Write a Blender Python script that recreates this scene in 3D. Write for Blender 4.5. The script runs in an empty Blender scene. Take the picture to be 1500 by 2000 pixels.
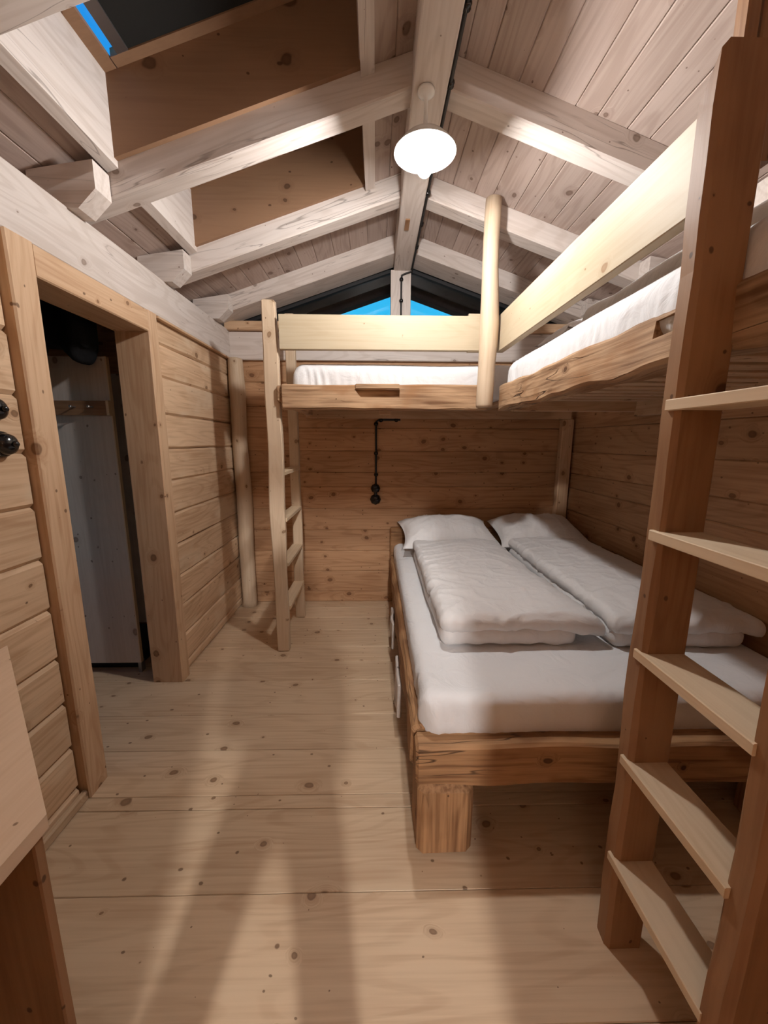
import bpy, bmesh, math, random
from mathutils import Vector, Matrix, noise

# ------------------------------------------------------------------ camera
scene = bpy.context.scene
COL = scene.collection
F_PX, CX, CY = 757.0, 750.0, 1000.0
VPX, VPY = 734.0, 863.0                      # vanishing point of the room's depth axis
CAM_POS = Vector((0, 0, 1.5))
fy = Vector((VPX - CX, CY - VPY, F_PX)).normalized()
up_c = Vector((0, 1, 0)); up_c = (up_c - fy * up_c.dot(fy)).normalized()
rt_c = up_c.cross(fy)
Rw = Matrix((rt_c, fy, up_c))
cam_data = bpy.data.cameras.new('camera')
cam_data.sensor_fit = 'VERTICAL'
cam_data.sensor_height = 36.0
cam_data.lens = 36.0 * F_PX / 2000.0
cam_data.clip_start = 0.02
cam = bpy.data.objects.new('camera', cam_data)
COL.objects.link(cam)
cx_, cy_, cz_ = Rw @ Vector((1, 0, 0)), Rw @ Vector((0, 1, 0)), -(Rw @ Vector((0, 0, 1)))
M = Matrix((cx_, cy_, cz_)).transposed().to_4x4()
M.translation = CAM_POS
cam.matrix_world = M
scene.camera = cam

# ------------------------------------------------------------------ world (blue dusk) and exposure
LAMP_STRENGTH = 1080.0
LAMP2_STRENGTH = 1650.0
LAMP_COLOR = (1.0, 0.97, 0.945)
world = bpy.data.worlds.new('dusk'); scene.world = world
world.use_nodes = True
wn = world.node_tree.nodes; wl = world.node_tree.links
wn.clear()
w_out = wn.new('ShaderNodeOutputWorld'); w_bg = wn.new('ShaderNodeBackground')
w_tc = wn.new('ShaderNodeTexCoord'); w_sep = wn.new('ShaderNodeSeparateXYZ')
w_rmp = wn.new('ShaderNodeValToRGB')
w_rmp.color_ramp.elements[0].position = 0.0
w_rmp.color_ramp.elements[0].color = (0.05, 0.72, 1.0, 1)
w_rmp.color_ramp.elements[1].position = 0.8
w_rmp.color_ramp.elements[1].color = (0.01, 0.16, 0.75, 1)
wl.new(w_tc.outputs['Generated'], w_sep.inputs[0])
wl.new(w_sep.outputs['Z'], w_rmp.inputs[0])
wl.new(w_rmp.outputs[0], w_bg.inputs[0])
w_bg.inputs[1].default_value = 1.05
wl.new(w_bg.outputs[0], w_out.inputs[0])
vs = scene.view_settings
vs.view_transform = 'Standard'
try: vs.look = 'None'
except Exception: pass
vs.exposure = 0.14
vs.gamma = 1.0
vs.use_curve_mapping = False

rng = random.Random(11)

# ------------------------------------------------------------------ materials
class NT:
    def __init__(s, name):
        s.m = bpy.data.materials.new(name); s.m.use_nodes = True
        s.n = s.m.node_tree.nodes; s.l = s.m.node_tree.links; s.n.clear()
    def add(s, t, **kw):
        nd = s.n.new(t)
        for k, v in kw.items(): setattr(nd, k, v)
        return nd
    def link(s, a, b): s.l.new(a, b)
    def math(s, op, a, b=None, c=None, clamp=False):
        nd = s.add('ShaderNodeMath', operation=op); nd.use_clamp = clamp
        for i, v in enumerate((a, b, c)):
            if v is None: continue
            if isinstance(v, (int, float)): nd.inputs[i].default_value = v
            else: s.link(v, nd.inputs[i])
        return nd.outputs[0]
    def vmath(s, op, a, b):
        nd = s.add('ShaderNodeVectorMath', operation=op)
        for i, v in enumerate((a, b)):
            if isinstance(v, (tuple, list)): nd.inputs[i].default_value = v
            else: s.link(v, nd.inputs[i])
        return nd.outputs[0]
    def mix(s, fac, a, b):
        nd = s.add('ShaderNodeMix', data_type='RGBA')
        for sock, v in ((nd.inputs[0], fac), (nd.inputs[6], a), (nd.inputs[7], b)):
            if isinstance(v, (int, float)): sock.default_value = v
            elif isinstance(v, (tuple, list)): sock.default_value = (*v, 1)[:4]
            else: s.link(v, sock)
        return nd.outputs[2]
    def ramp(s, fac, stops):
        nd = s.add('ShaderNodeMapRange'); nd.interpolation_type = 'SMOOTHSTEP'
        s.link(fac, nd.inputs[0])
        for i, v in enumerate(stops):
            if isinstance(v, (int, float)): nd.inputs[i + 1].default_value = v
            else: s.link(v, nd.inputs[i + 1])
        return nd.outputs[0]

def srgb(r, g, b):
    f = lambda c: (c / 255 / 12.92) if c / 255 <= 0.04045 else ((c / 255 + 0.055) / 1.055) ** 2.4
    return (f(r), f(g), f(b))

def wood(name, light, dark, knot=(0.10, 0.045, 0.02), knots=0.5, ks=4.6, contrast=0.6, rough=0.6,
         bump=0.15, vary=0.12, cracks=0.0, patch=None, ring=0.14):
    t = NT(name)
    out = t.add('ShaderNodeOutputMaterial'); b = t.add('ShaderNodeBsdfPrincipled')
    t.link(b.outputs[0], out.inputs[0])
    at = t.add('ShaderNodeAttribute', attribute_name='g')
    oi = t.add('ShaderNodeObjectInfo')
    rv = t.add('ShaderNodeCombineXYZ')
    for i, k in enumerate((37.0, 11.0, 7.0)): t.link(t.math('MULTIPLY', oi.outputs['Random'], k), rv.inputs[i])
    vec = t.vmath('ADD', at.outputs['Vector'], rv.outputs[0])
    # knots
    sv = t.add('ShaderNodeSeparateXYZ'); t.link(vec, sv.inputs[0])
    kc = t.add('ShaderNodeCombineXYZ')
    t.link(t.math('MULTIPLY', sv.outputs[0], ks * 0.8), kc.inputs[0])
    t.link(t.math('MULTIPLY', t.math('ADD', sv.outputs[1], sv.outputs[2]), ks), kc.inputs[1])
    nw = t.add('ShaderNodeTexNoise'); nw.inputs['Scale'].default_value = 9.0; nw.inputs['Detail'].default_value = 2.0
    t.link(vec, nw.inputs['Vector'])
    kv = t.vmath('ADD', kc.outputs[0], t.vmath('MULTIPLY', t.vmath('SUBTRACT', nw.outputs['Color'], (0.5, 0.5, 0.5)), (0.22, 0.14, 0.0)))
    vo = t.add('ShaderNodeTexVoronoi', voronoi_dimensions='2D'); vo.inputs['Scale'].default_value = 1.0
    t.link(kv, vo.inputs['Vector'])
    sepc = t.add('ShaderNodeSeparateColor'); t.link(vo.outputs['Color'], sepc.inputs[0])
    thr = t.math('MULTIPLY', t.math('SUBTRACT', sepc.outputs[0], 1.0 - knots, clamp=True), 0.26)
    thr = t.math('ADD', thr, 0.0001)
    d = vo.outputs['Distance']
    core = t.ramp(d, (t.math('MULTIPLY', thr, 0.75), t.math('MULTIPLY', thr, 1.1), 1.0, 0.0))
    halo = t.ramp(d, (t.math('MULTIPLY', thr, 0.8), t.math('MULTIPLY', thr, 3.0), 1.0, 0.0))
    ring_d = t.math('MULTIPLY', t.ramp(d, (0.0, thr, 0.0, 1.0)), 0.5)
    v2 = t.add('ShaderNodeTexVoronoi', voronoi_dimensions='2D'); v2.inputs['Scale'].default_value = 2.3
    t.link(kv, v2.inputs['Vector'])
    sc2 = t.add('ShaderNodeSeparateColor'); t.link(v2.outputs['Color'], sc2.inputs[0])
    thr2 = t.math('ADD', t.math('MULTIPLY', t.math('SUBTRACT', sc2.outputs[0], 1.0 - knots * 0.55, clamp=True), 0.34), 0.0001)
    small = t.ramp(v2.outputs['Distance'], (t.math('MULTIPLY', thr2, 0.6), t.math('MULTIPLY', thr2, 1.15), 1.0, 0.0))
    # grain, bent around the knots
    wv = t.add('ShaderNodeCombineXYZ'); t.link(t.math('MULTIPLY', halo, 0.05), wv.inputs[1]); t.link(t.math('MULTIPLY', halo, 0.05), wv.inputs[2])
    gv = t.vmath('ADD', vec, wv.outputs[0])
    n1 = t.add('ShaderNodeTexNoise'); n1.inputs['Scale'].default_value = 1.0; n1.inputs['Detail'].default_value = 3.0
    n1.inputs['Distortion'].default_value = 0.3
    t.link(t.vmath('MULTIPLY', gv, (2.2, 75.0, 75.0)), n1.inputs['Vector'])
    n2 = t.add('ShaderNodeTexNoise'); n2.inputs['Scale'].default_value = 1.0; n2.inputs['Detail'].default_value = 1.0
    t.link(t.vmath('MULTIPLY', gv, (0.9, 5.5, 5.5)), n2.inputs['Vector'])
    rings = t.math('SINE', t.math('MULTIPLY', n2.outputs['Fac'], 75.0))
    rings = t.ramp(rings, (0.1, 1.0, 0.0, 1.0))
    n3 = t.add('ShaderNodeTexNoise'); n3.inputs['Scale'].default_value = 1.0; n3.inputs['Detail'].default_value = 2.0
    t.link(t.vmath('MULTIPLY', vec, (1.6, 6.0, 6.0)), n3.inputs['Vector'])
    g = t.math('ADD', t.math('MULTIPLY', n1.outputs['Fac'], 0.55), t.math('MULTIPLY', rings, ring))
    g = t.math('ADD', g, t.math('MULTIPLY', n3.outputs['Fac'], 0.5))
    fac = t.ramp(g, (0.40, 0.78, 0.0, 1.0))
    fac = t.math('MULTIPLY', fac, contrast, clamp=True)
    col = t.mix(fac, light, dark)
    if patch:
        n4 = t.add('ShaderNodeTexNoise'); n4.inputs['Scale'].default_value = 1.0; n4.inputs['Detail'].default_value = 3.0
        t.link(t.vmath('MULTIPLY', vec, (2.5, 5.0, 5.0)), n4.inputs['Vector'])
        col = t.mix(t.ramp(n4.outputs['Fac'], (0.52, 0.66, 0.0, 0.75)), col, patch)
    col = t.mix(t.math('MULTIPLY', halo, 0.35), col, dark)
    col = t.mix(t.math('MULTIPLY', core, 0.85), col, t.mix(ring_d, tuple((a_ + b_) / 2 for a_, b_ in zip(knot, dark)), knot))
    col = t.mix(t.math('MULTIPLY', small, 0.75), col, knot)
    bump_h = g
    if cracks > 0:
        nc = t.add('ShaderNodeTexNoise'); nc.inputs['Scale'].default_value = 1.0; nc.inputs['Detail'].default_value = 2.0
        t.link(t.vmath('MULTIPLY', gv, (1.3, 16.0, 16.0)), nc.inputs['Vector'])
        cr = t.ramp(t.math('ABSOLUTE', t.math('SUBTRACT', nc.outputs['Fac'], 0.5)), (0.0, 0.012, 1.0, 0.0))
        n5 = t.add('ShaderNodeTexNoise'); n5.inputs['Scale'].default_value = 1.0
        t.link(t.vmath('MULTIPLY', vec, (1.5, 4.0, 4.0)), n5.inputs['Vector'])
        cr = t.math('MULTIPLY', cr, t.ramp(n5.outputs['Fac'], (0.5, 0.62, 0.0, cracks)))
        col = t.mix(cr, col, (dark[0] * 0.25, dark[1] * 0.22, dark[2] * 0.2))
        bump_h = t.math('SUBTRACT', g, cr)
    hs = t.add('ShaderNodeHueSaturation')
    t.link(col, hs.inputs['Color'])
    t.link(t.math('ADD', t.math('MULTIPLY', oi.outputs['Random'], 2 * vary), 1.0 - vary), hs.inputs['Value'])
    t.link(hs.outputs[0], b.inputs['Base Color'])
    b.inputs['Roughness'].default_value = rough
    b.inputs['Specular IOR Level'].default_value = 0.3
    bp = t.add('ShaderNodeBump'); bp.inputs['Strength'].default_value = bump; bp.inputs['Distance'].default_value = 0.006
    t.link(bump_h, bp.inputs['Height']); t.link(bp.outputs[0], b.inputs['Normal'])
    return t.m

def plain(name, col, rough=0.5, metallic=0.0, spec=0.5, bump=0.0, bscale=60.0):
    t = NT(name)
    out = t.add('ShaderNodeOutputMaterial'); b = t.add('ShaderNodeBsdfPrincipled')
    t.link(b.outputs[0], out.inputs[0])
    n = t.add('ShaderNodeTexNoise'); n.inputs['Scale'].default_value = bscale; n.inputs['Detail'].default_value = 3
    tc = t.add('ShaderNodeTexCoord'); t.link(tc.outputs['Object'], n.inputs['Vector'])
    c = t.mix(t.math('MULTIPLY', n.outputs['Fac'], 0.3), col, tuple(x * 0.75 for x in col))
    t.link(c, b.inputs['Base Color'])
    b.inputs['Roughness'].default_value = rough; b.inputs['Metallic'].default_value = metallic
    b.inputs['Specular IOR Level'].default_value = spec
    if bump > 0:
        bp = t.add('ShaderNodeBump'); bp.inputs['Strength'].default_value = bump; bp.inputs['Distance'].default_value = 0.01
        t.link(n.outputs['Fac'], bp.inputs['Height']); t.link(bp.outputs[0], b.inputs['Normal'])
    return t.m

def linen(name, col, stripes=True):
    t = NT(name)
    out = t.add('ShaderNodeOutputMaterial'); b = t.add('ShaderNodeBsdfPrincipled')
    t.link(b.outputs[0], out.inputs[0])
    tc = t.add('ShaderNodeTexCoord')
    n = t.add('ShaderNodeTexNoise'); n.inputs['Scale'].default_value = 9.0; n.inputs['Detail'].default_value = 5; n.inputs['Distortion'].default_value = 0.8
    t.link(tc.outputs['Object'], n.inputs['Vector'])
    w = t.add('ShaderNodeTexWave'); w.inputs['Scale'].default_value = 9.0; w.bands_direction = 'X'
    t.link(tc.outputs['Object'], w.inputs['Vector'])
    sc = t.math('MULTIPLY', w.outputs['Fac'], 0.06 if stripes else 0.0)
    c = t.mix(sc, col, tuple(x * 0.8 for x in col))
    t.link(c, b.inputs['Base Color'])
    b.inputs['Roughness'].default_value = 0.75
    b.inputs['Sheen Weight'].default_value = 0.15
    b.inputs['Specular IOR Level'].default_value = 0.2
    bp = t.add('ShaderNodeBump'); bp.inputs['Strength'].default_value = 0.6; bp.inputs['Distance'].default_value = 0.02
    t.link(n.outputs['Fac'], bp.inputs['Height']); t.link(bp.outputs[0], b.inputs['Normal'])
    return t.m

def emitter(name, col, strength):
    t = NT(name)
    out = t.add('ShaderNodeOutputMaterial'); e = t.add('ShaderNodeEmission')
    e.inputs[0].default_value = (*col, 1); e.inputs[1].default_value = strength
    t.link(e.outputs[0], out.inputs[0])
    return t.m

def glass(name):
    t = NT(name)
    out = t.add('ShaderNodeOutputMaterial')
    tr = t.add('ShaderNodeBsdfTransparent'); tr.inputs[0].default_value = (0.93, 0.96, 0.97, 1)
    gl = t.add('ShaderNodeBsdfGlossy'); gl.inputs['Roughness'].default_value = 0.01
    mx = t.add('ShaderNodeMixShader')
    mx.inputs[0].default_value = 0.05; t.link(tr.outputs[0], mx.inputs[1]); t.link(gl.outputs[0], mx.inputs[2])
    t.link(mx.outputs[0], out.inputs[0])
    return t.m

MAT = dict(
    floor=wood('floor_pine', srgb(208, 183, 153), srgb(168, 135, 105), knots=0.5, ks=6.0, contrast=0.55, rough=0.5, bump=0.05, vary=0.05, ring=0.10),
    wall=wood('shaded_wall_pine', srgb(190, 150, 114), srgb(140, 96, 62), knots=0.5, ks=6.5, contrast=0.65, rough=0.6, bump=0.10, vary=0.08, ring=0.10),  # redder, older boards; their weaker light is also put into the darker colour
    brushed_lit=wood('brushed_lit_wall_pine', srgb(214, 184, 152), srgb(164, 126, 92), knots=0.4, ks=6.0, contrast=0.65, rough=0.55, bump=0.2, vary=0.08, patch=srgb(216, 194, 166), ring=0.09),  # lighter than the other walls: lamplight on the left wall put into the colour
    white=wood('whitewashed_spruce', srgb(212, 202, 195), srgb(180, 165, 154), knot=srgb(112, 90, 74), knots=0.3, ks=5.0, contrast=0.5, rough=0.6, bump=0.08, vary=0.05, cracks=0.55),
    deck=wood('whitewashed_ceiling_board', srgb(190, 172, 162), srgb(156, 134, 122), knot=srgb(92, 68, 56), knots=0.45, ks=6.0, contrast=0.55, rough=0.65, bump=0.08, vary=0.08),
    well=wood('skylight_panel', srgb(146, 113, 87), srgb(120, 89, 66), knot=srgb(60, 36, 22), knots=0.45, ks=4.6, contrast=0.4, rough=0.6, bump=0.05, vary=0.05, ring=0.06),
    fresh=wood('fresh_spruce', srgb(188, 173, 147), srgb(166, 143, 111), knot=srgb(140, 100, 64), knots=0.25, ks=4.2, contrast=0.4, rough=0.55, bump=0.06, vary=0.04, ring=0.08),
    old=wood('old_hewn_beam', srgb(188, 154, 120), srgb(104, 70, 44), knot=srgb(60, 36, 20), knots=0.25, ks=5.0, contrast=0.95, rough=0.75, bump=0.8, vary=0.05, cracks=0.9, patch=srgb(146, 104, 68), ring=0.05),
    oldbed=wood('old_bed_beam', srgb(170, 130, 92), srgb(96, 62, 38), knot=srgb(46, 26, 16), knots=0.25, ks=5.0, contrast=0.95, rough=0.7, bump=0.7, vary=0.05, cracks=0.8, patch=srgb(110, 72, 42), ring=0.06),
    frame=wood('door_frame_larch', srgb(206, 174, 142), srgb(166, 126, 92), knots=0.5, ks=6.0, contrast=0.55, rough=0.6, bump=0.12, vary=0.04, ring=0.1),
    rail=wood('ladder_rail_pine', srgb(150, 112, 80), srgb(108, 72, 46), knot=srgb(54, 30, 16), knots=0.4, ks=5.5, contrast=0.55, rough=0.55, bump=0.15, vary=0.03, patch=srgb(156, 120, 88), ring=0.08),
    tread=wood('ladder_tread_spruce', srgb(214, 193, 164), srgb(186, 157, 124), knots=0.06, contrast=0.5, rough=0.6, bump=0.06, vary=0.05, ring=0.08),
    post=wood('peeled_trunk', srgb(206, 184, 158), srgb(170, 142, 112), knot=srgb(100, 66, 40), knots=0.35, ks=6.0, contrast=0.45, rough=0.55, bump=0.1, vary=0.03, ring=0.06),
    dark=wood('dark_roof_overhang', srgb(46, 38, 38), srgb(28, 24, 25), knots=0.1, contrast=0.5, rough=0.9, bump=0.1, vary=0.05),
    closet=wood('pale_closet_panel', srgb(206, 196, 188), srgb(176, 162, 152), knot=srgb(96, 74, 62), knots=0.5, ks=6.0, contrast=0.45, rough=0.6, bump=0.05, vary=0.03, ring=0.05),
    table=wood('pale_table_top', srgb(216, 190, 164), srgb(192, 160, 128), knot=srgb(104, 70, 46), knots=0.3, ks=5.0, contrast=0.4, rough=0.45, bump=0.04, vary=0.03, ring=0.06),
    sheet=linen('white_sheet', (0.74, 0.74, 0.75), False),
    duvet=linen('white_striped_bedding', (0.74, 0.73, 0.73), True),
    black=plain('black_bakelite', (0.006, 0.006, 0.007), 0.18, 0, 0.6),
    iron=plain('black_cable', (0.012, 0.011, 0.011), 0.5),
    cloth=plain('black_cloth', (0.008, 0.008, 0.009), 0.9, 0, 0.1, 0.5, 30),
    enamel=plain('white_enamel', (0.82, 0.82, 0.80), 0.25),
    seal=plain('black_window_seal', (0.01, 0.01, 0.012), 0.6),
    blind=plain('dark_roller_blind', (0.02, 0.02, 0.019), 0.85, 0, 0.2, 0.1, 200),
    bulb=emitter('lit_bulb', LAMP_COLOR, LAMP_STRENGTH),
    bulb2=emitter('lit_bulb_entry', LAMP_COLOR, LAMP2_STRENGTH),
    glass=glass('window_glass'),
    ground=plain('dark_meadow', (0.02, 0.025, 0.015), 0.95, 0, 0.0),
    metal=plain('grey_metal', (0.35, 0.35, 0.36), 0.35, 0.9),
    plaster=plain('pale_wall', (0.55, 0.46, 0.38), 0.9),
)

# ------------------------------------------------------------------ object helpers
def loc_of(p):
    v = Vector((0, 0, 0))
    while p is not None:
        v += p.location; p = p.parent
    return v

def link(name, me, parent=None, origin=(0, 0, 0)):
    o = bpy.data.objects.new(name, me)
    COL.objects.link(o)
    o.location = Vector(origin) - (loc_of(parent) if parent else Vector((0, 0, 0)))
    if parent: o.parent = parent
    return o

def mesh_obj(name, verts, faces, mat, parent=None, g=None, smooth=False, origin=None, sharp=None):
    """verts in world space"""
    vs_ = [Vector(v) for v in verts]
    if origin is None:
        lo = Vector([min(v[i] for v in vs_) for i in range(3)]); hi = Vector([max(v[i] for v in vs_) for i in range(3)])
        origin = (lo + hi) / 2
    origin = Vector(origin)
    me = bpy.data.meshes.new(name)
    me.from_pydata([v - origin for v in vs_], [], faces)
    if g is None: g = [v - origin for v in vs_]
    a = me.attributes.new('g', 'FLOAT_VECTOR', 'POINT')
    a.data.foreach_set('vector', [c for v in g for c in v])
    if smooth: me.polygons.foreach_set('use_smooth', [True] * len(me.polygons))
    if mat: me.materials.append(MAT[mat])
    me.validate(); me.update()
    bm = bmesh.new(); bm.from_mesh(me); bmesh.ops.recalc_face_normals(bm, faces=bm.faces); bm.to_mesh(me); bm.free()
    if sharp: me.set_sharp_from_angle(angle=math.radians(sharp))
    return link(name, me, parent, origin)

def group_root(name, loc, label=None, cat=None, group=None, kind=None):
    o = bpy.data.objects.new(name, None); COL.objects.link(o)
    o.empty_display_size = 0.1
    o.location = loc
    tag(o, label, cat, group, kind)
    return o

def tag(o, label=None, cat=None, group=None, kind=None):
    if label: o['label'] = label
    if cat: o['category'] = cat
    if group: o['group'] = group
    if kind: o['kind'] = kind
    return o

def beam(name, a, b, w, h, mat, parent=None, up=(0, 0, 1), ch=0.004, seg=1, wob=0.0, wf=3.0, endbev=False,
         smooth=False, taper=None):
    """chamfered timber from a to b (centre line); w across, h along 'up'; grain runs along the length"""
    a, b, up = Vector(a), Vector(b), Vector(up)
    u = (b - a); L = u.length; u.normalize()
    s = u.cross(up).normalized(); n = s.cross(u).normalized()
    ts = [L * i / seg for i in range(seg + 1)]
    sections = [(t, 0.0) for t in ts]
    if endbev:
        sections = [(0.0, ch)] + [(ch, 0.0)] + [(t, 0.0) for t in ts[1:-1]] + [(L - ch, 0.0)] + [(L, ch)]
    off = Vector((rng.uniform(0, 9), rng.uniform(0, 5), rng.uniform(0, 5)))
    verts, gs = [], []
    for t, ins in sections:
        k = taper(t / L) if taper else 1.0
        hw, hh = w / 2 * k - ins, h / 2 * k - ins
        c = min(ch, hw * 0.6, hh * 0.6)
        for (x, y) in ((hw - c, -hh), (hw, -hh + c), (hw, hh - c), (hw - c, hh), (-hw + c, hh), (-hw, hh - c), (-hw, -hh + c), (-hw + c, -hh)):
            if wob:
                q = Vector((t * wf, x * 9, y * 9)) + off
                x += wob * noise.noise(q); y += wob * noise.noise(q + Vector((31, 7, 3)))
            verts.append(a + u * t + s * x + n * y); gs.append(Vector((t, x, y)) + off)
    faces = []
    m = len(sections)
    for i in range(m - 1):
        for j in range(8):
            k = (j + 1) % 8
            faces.append((i * 8 + j, i * 8 + k, (i + 1) * 8 + k, (i + 1) * 8 + j))
    faces.append(tuple(reversed(range(8)))); faces.append(tuple(range((m - 1) * 8, m * 8)))
    return mesh_obj(name, verts, faces, mat, parent, gs, smooth, sharp=30 if smooth else None)

def prism(name, poly, ext, mat, parent=None, grain=(1, 0, 0)):
    """polygon (world points) extruded by a vector"""
    e = Vector(ext); P = [Vector(p) for p in poly]; n = len(P)
    verts = P + [p + e for p in P]
    faces = [tuple(range(n)), tuple(reversed(range(n, 2 * n)))]
    faces += [(i, (i + 1) % n, n + (i + 1) % n, n + i) for i in range(n)]
    gx = Vector(grain).normalized(); ref = Vector((0, 0, 1)) if abs(gx.z) < 0.9 else Vector((0, 1, 0))
    gy = gx.cross(ref).normalized(); gz = gx.cross(gy)
    off = Vector((rng.uniform(0, 9), rng.uniform(0, 5), rng.uniform(0, 5)))
    gs = [Vector((v.dot(gx), v.dot(gy), v.dot(gz))) + off for v in verts]
    return mesh_obj(name, verts, faces, mat, parent, gs)

def box(name, lo, hi, mat, parent=None, grain=(1, 0, 0)):
    (x0, y0, z0), (x1, y1, z1) = lo, hi
    return prism(name, [(x0, y0, z0), (x1, y0, z0), (x1, y1, z0), (x0, y1, z0)], (0, 0, z1 - z0), mat, parent, grain)

def lathe(name, prof, mat, parent, origin, axis='Z', n=24, smooth=True):
    """prof: list of (radius, height) along the axis"""
    verts, faces = [], []
    o = Vector(origin)
    ex, ey, ez = {'Z': ((1, 0, 0), (0, 1, 0), (0, 0, 1)), 'X': ((0, 1, 0), (0, 0, 1), (1, 0, 0)), 'Y': ((0, 0, 1), (1, 0, 0), (0, 1, 0)),
                  '-Y': ((1, 0, 0), (0, 0, 1), (0, -1, 0))}[axis]
    ex, ey, ez = Vector(ex), Vector(ey), Vector(ez)
    for r, h in prof:
        for i in range(n):
            a = 2 * math.pi * i / n
            verts.append(o + ez * h + (ex * math.cos(a) + ey * math.sin(a)) * max(r, 1e-4))
    for k in range(len(prof) - 1):
        for i in range(n):
            j = (i + 1) % n
            faces.append((k * n + i, k * n + j, (k + 1) * n + j, (k + 1) * n + i))
    faces.append(tuple(reversed(range(n)))); faces.append(tuple(range((len(prof) - 1) * n, len(prof) * n)))
    return mesh_obj(name, verts, faces, mat, parent, None, smooth)

def tube(name, pts, r, mat, parent=None, n=10, radii=None, jitter=0.0):
    P = [Vector(p) for p in pts]
    verts, gs, faces = [], [], []
    off = Vector((rng.uniform(0, 9), rng.uniform(0, 5), rng.uniform(0, 5)))
    L = 0.0
    ref = None
    for i, p in enumerate(P):
        d = (P[min(i + 1, len(P) - 1)] - P[max(i - 1, 0)]).normalized()
        if ref is None: ref = Vector((1, 0, 0)) if abs(d.x) < 0.9 else Vector((0, 1, 0))
        s = d.cross(ref).normalized(); t = s.cross(d).normalized(); ref = t
        if i: L += (p - P[i - 1]).length
        rr = radii[i] if radii else r
        for k in range(n):
            a = 2 * math.pi * k / n
            q = rr * (1 + jitter * noise.noise(Vector((L * 4, math.cos(a) * 1.2, math.sin(a) * 1.2)) + off))
            verts.append(p + s * math.cos(a) * q + t * math.sin(a) * q)
            gs.append(Vector((L, math.cos(a) * rr, math.sin(a) * rr)) + off)
    for i in range(len(P) - 1):
        for k in range(n):
            j = (k + 1) % n
            faces.append((i * n + k, i * n + j, (i + 1) * n + j, (i + 1) * n + k))
    faces.append(tuple(reversed(range(n)))); faces.append(tuple(range((len(P) - 1) * n, len(P) * n)))
    return mesh_obj(name, verts, faces, mat, parent, gs, True)

def soft_box(name, lo, hi, r, mat, parent=None, n=(20, 20, 6), fn=None, rr=None):
    """rounded, subdivided box; fn(world point, unit coords -1..1, normal) -> moved point"""
    lo, hi = Vector(lo), Vector(hi); c = (lo + hi) / 2; hd = (hi - lo) / 2
    r = min(r, hd.x, hd.y, hd.z)
    idx, verts, faces = {}, [], []
    def vid(i, j, k):
        key = (i, j, k)
        if key in idx: return idx[key]
        q = Vector((2 * i / n[0] - 1, 2 * j / n[1] - 1, 2 * k / n[2] - 1))
        p = Vector((q.x * hd.x, q.y * hd.y, q.z * hd.z))
        inner = Vector([max(-hd[a] + r, min(hd[a] - r, p[a])) for a in range(3)])
        dd = p - inner
        nrm = dd.normalized() if dd.length > 1e-6 else Vector((0, 0, 1))
        if dd.length > 1e-6: p = inner + nrm * r
        p = p + c
        if fn: p = fn(p, q, nrm)
        idx[key] = len(verts); verts.append(p)
        return idx[key]
    for k in (0, n[2]):
        for i in range(n[0]):
            for j in range(n[1]):
                faces.append((vid(i, j, k), vid(i + 1, j, k), vid(i + 1, j + 1, k), vid(i, j + 1, k)))
    for j in (0, n[1]):
        for i in range(n[0]):
            for k in range(n[2]):
                faces.append((vid(i, j, k), vid(i + 1, j, k), vid(i + 1, j, k + 1), vid(i, j, k + 1)))
    for i in (0, n[0]):
        for j in range(n[1]):
            for k in range(n[2]):
                faces.append((vid(i, j, k), vid(i, j + 1, k), vid(i, j + 1, k + 1), vid(i, j, k + 1)))
    return mesh_obj(name, verts, faces, mat, parent, None, True)

# ------------------------------------------------------------------ room dimensions
XL, XR_, YB, YF = -1.245, 1.75, 3.50, -0.55         # wall surfaces
Y_END = -3.4                                       # rear end of the entry behind the camera
XRG, S, Z0 = 0.215, 0.335, 2.936                   # ridge x, roof slope, rafter underside at the ridge
CS = math.cos(math.atan(S))
DK = 0.125                                         # rafter depth (vertical) below the boards
def zr(x, dz=0.0): return Z0 - S * abs(x - XRG) + dz
NL, NR = Vector((-S, 0, 1)).normalized(), Vector((S, 0, 1)).normalized()

# ------------------------------------------------------------------ dark ground outside
tag(box('ground', (-40, -40, -0.6), (40, 60, -0.5), 'ground'), kind='structure')
# ------------------------------------------------------------------ floor
floor = box('floor', (-2.7, Y_END, -0.12), (1.95, 3.6, -0.035), 'floor')
tag(floor, kind='structure')
fy_j = [Y_END, -3.1, -2.8, -2.5, -2.2, -1.9, -1.6, -1.3, -1.0, -0.7, -0.4, -0.1, 0.15, 0.43, 0.75, 1.065, 1.374, 1.437, 1.69, 1.94, 2.258, 2.47, 2.67, 2.93, 3.16, 3.36, 3.56]
for y0, y1 in zip(fy_j[:-1], fy_j[1:]):
    x0 = -2.65 if y0 > 0.8 else XL - 0.1
    dz = rng.uniform(-0.001, 0.0)
    beam('floor_plank', (x0, (y0 + y1) / 2, -0.02 + dz), (1.85, (y0 + y1) / 2, -0.02 + dz), y1 - y0 - 0.0016, 0.04, 'floor', floor, ch=0.0022)

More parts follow.
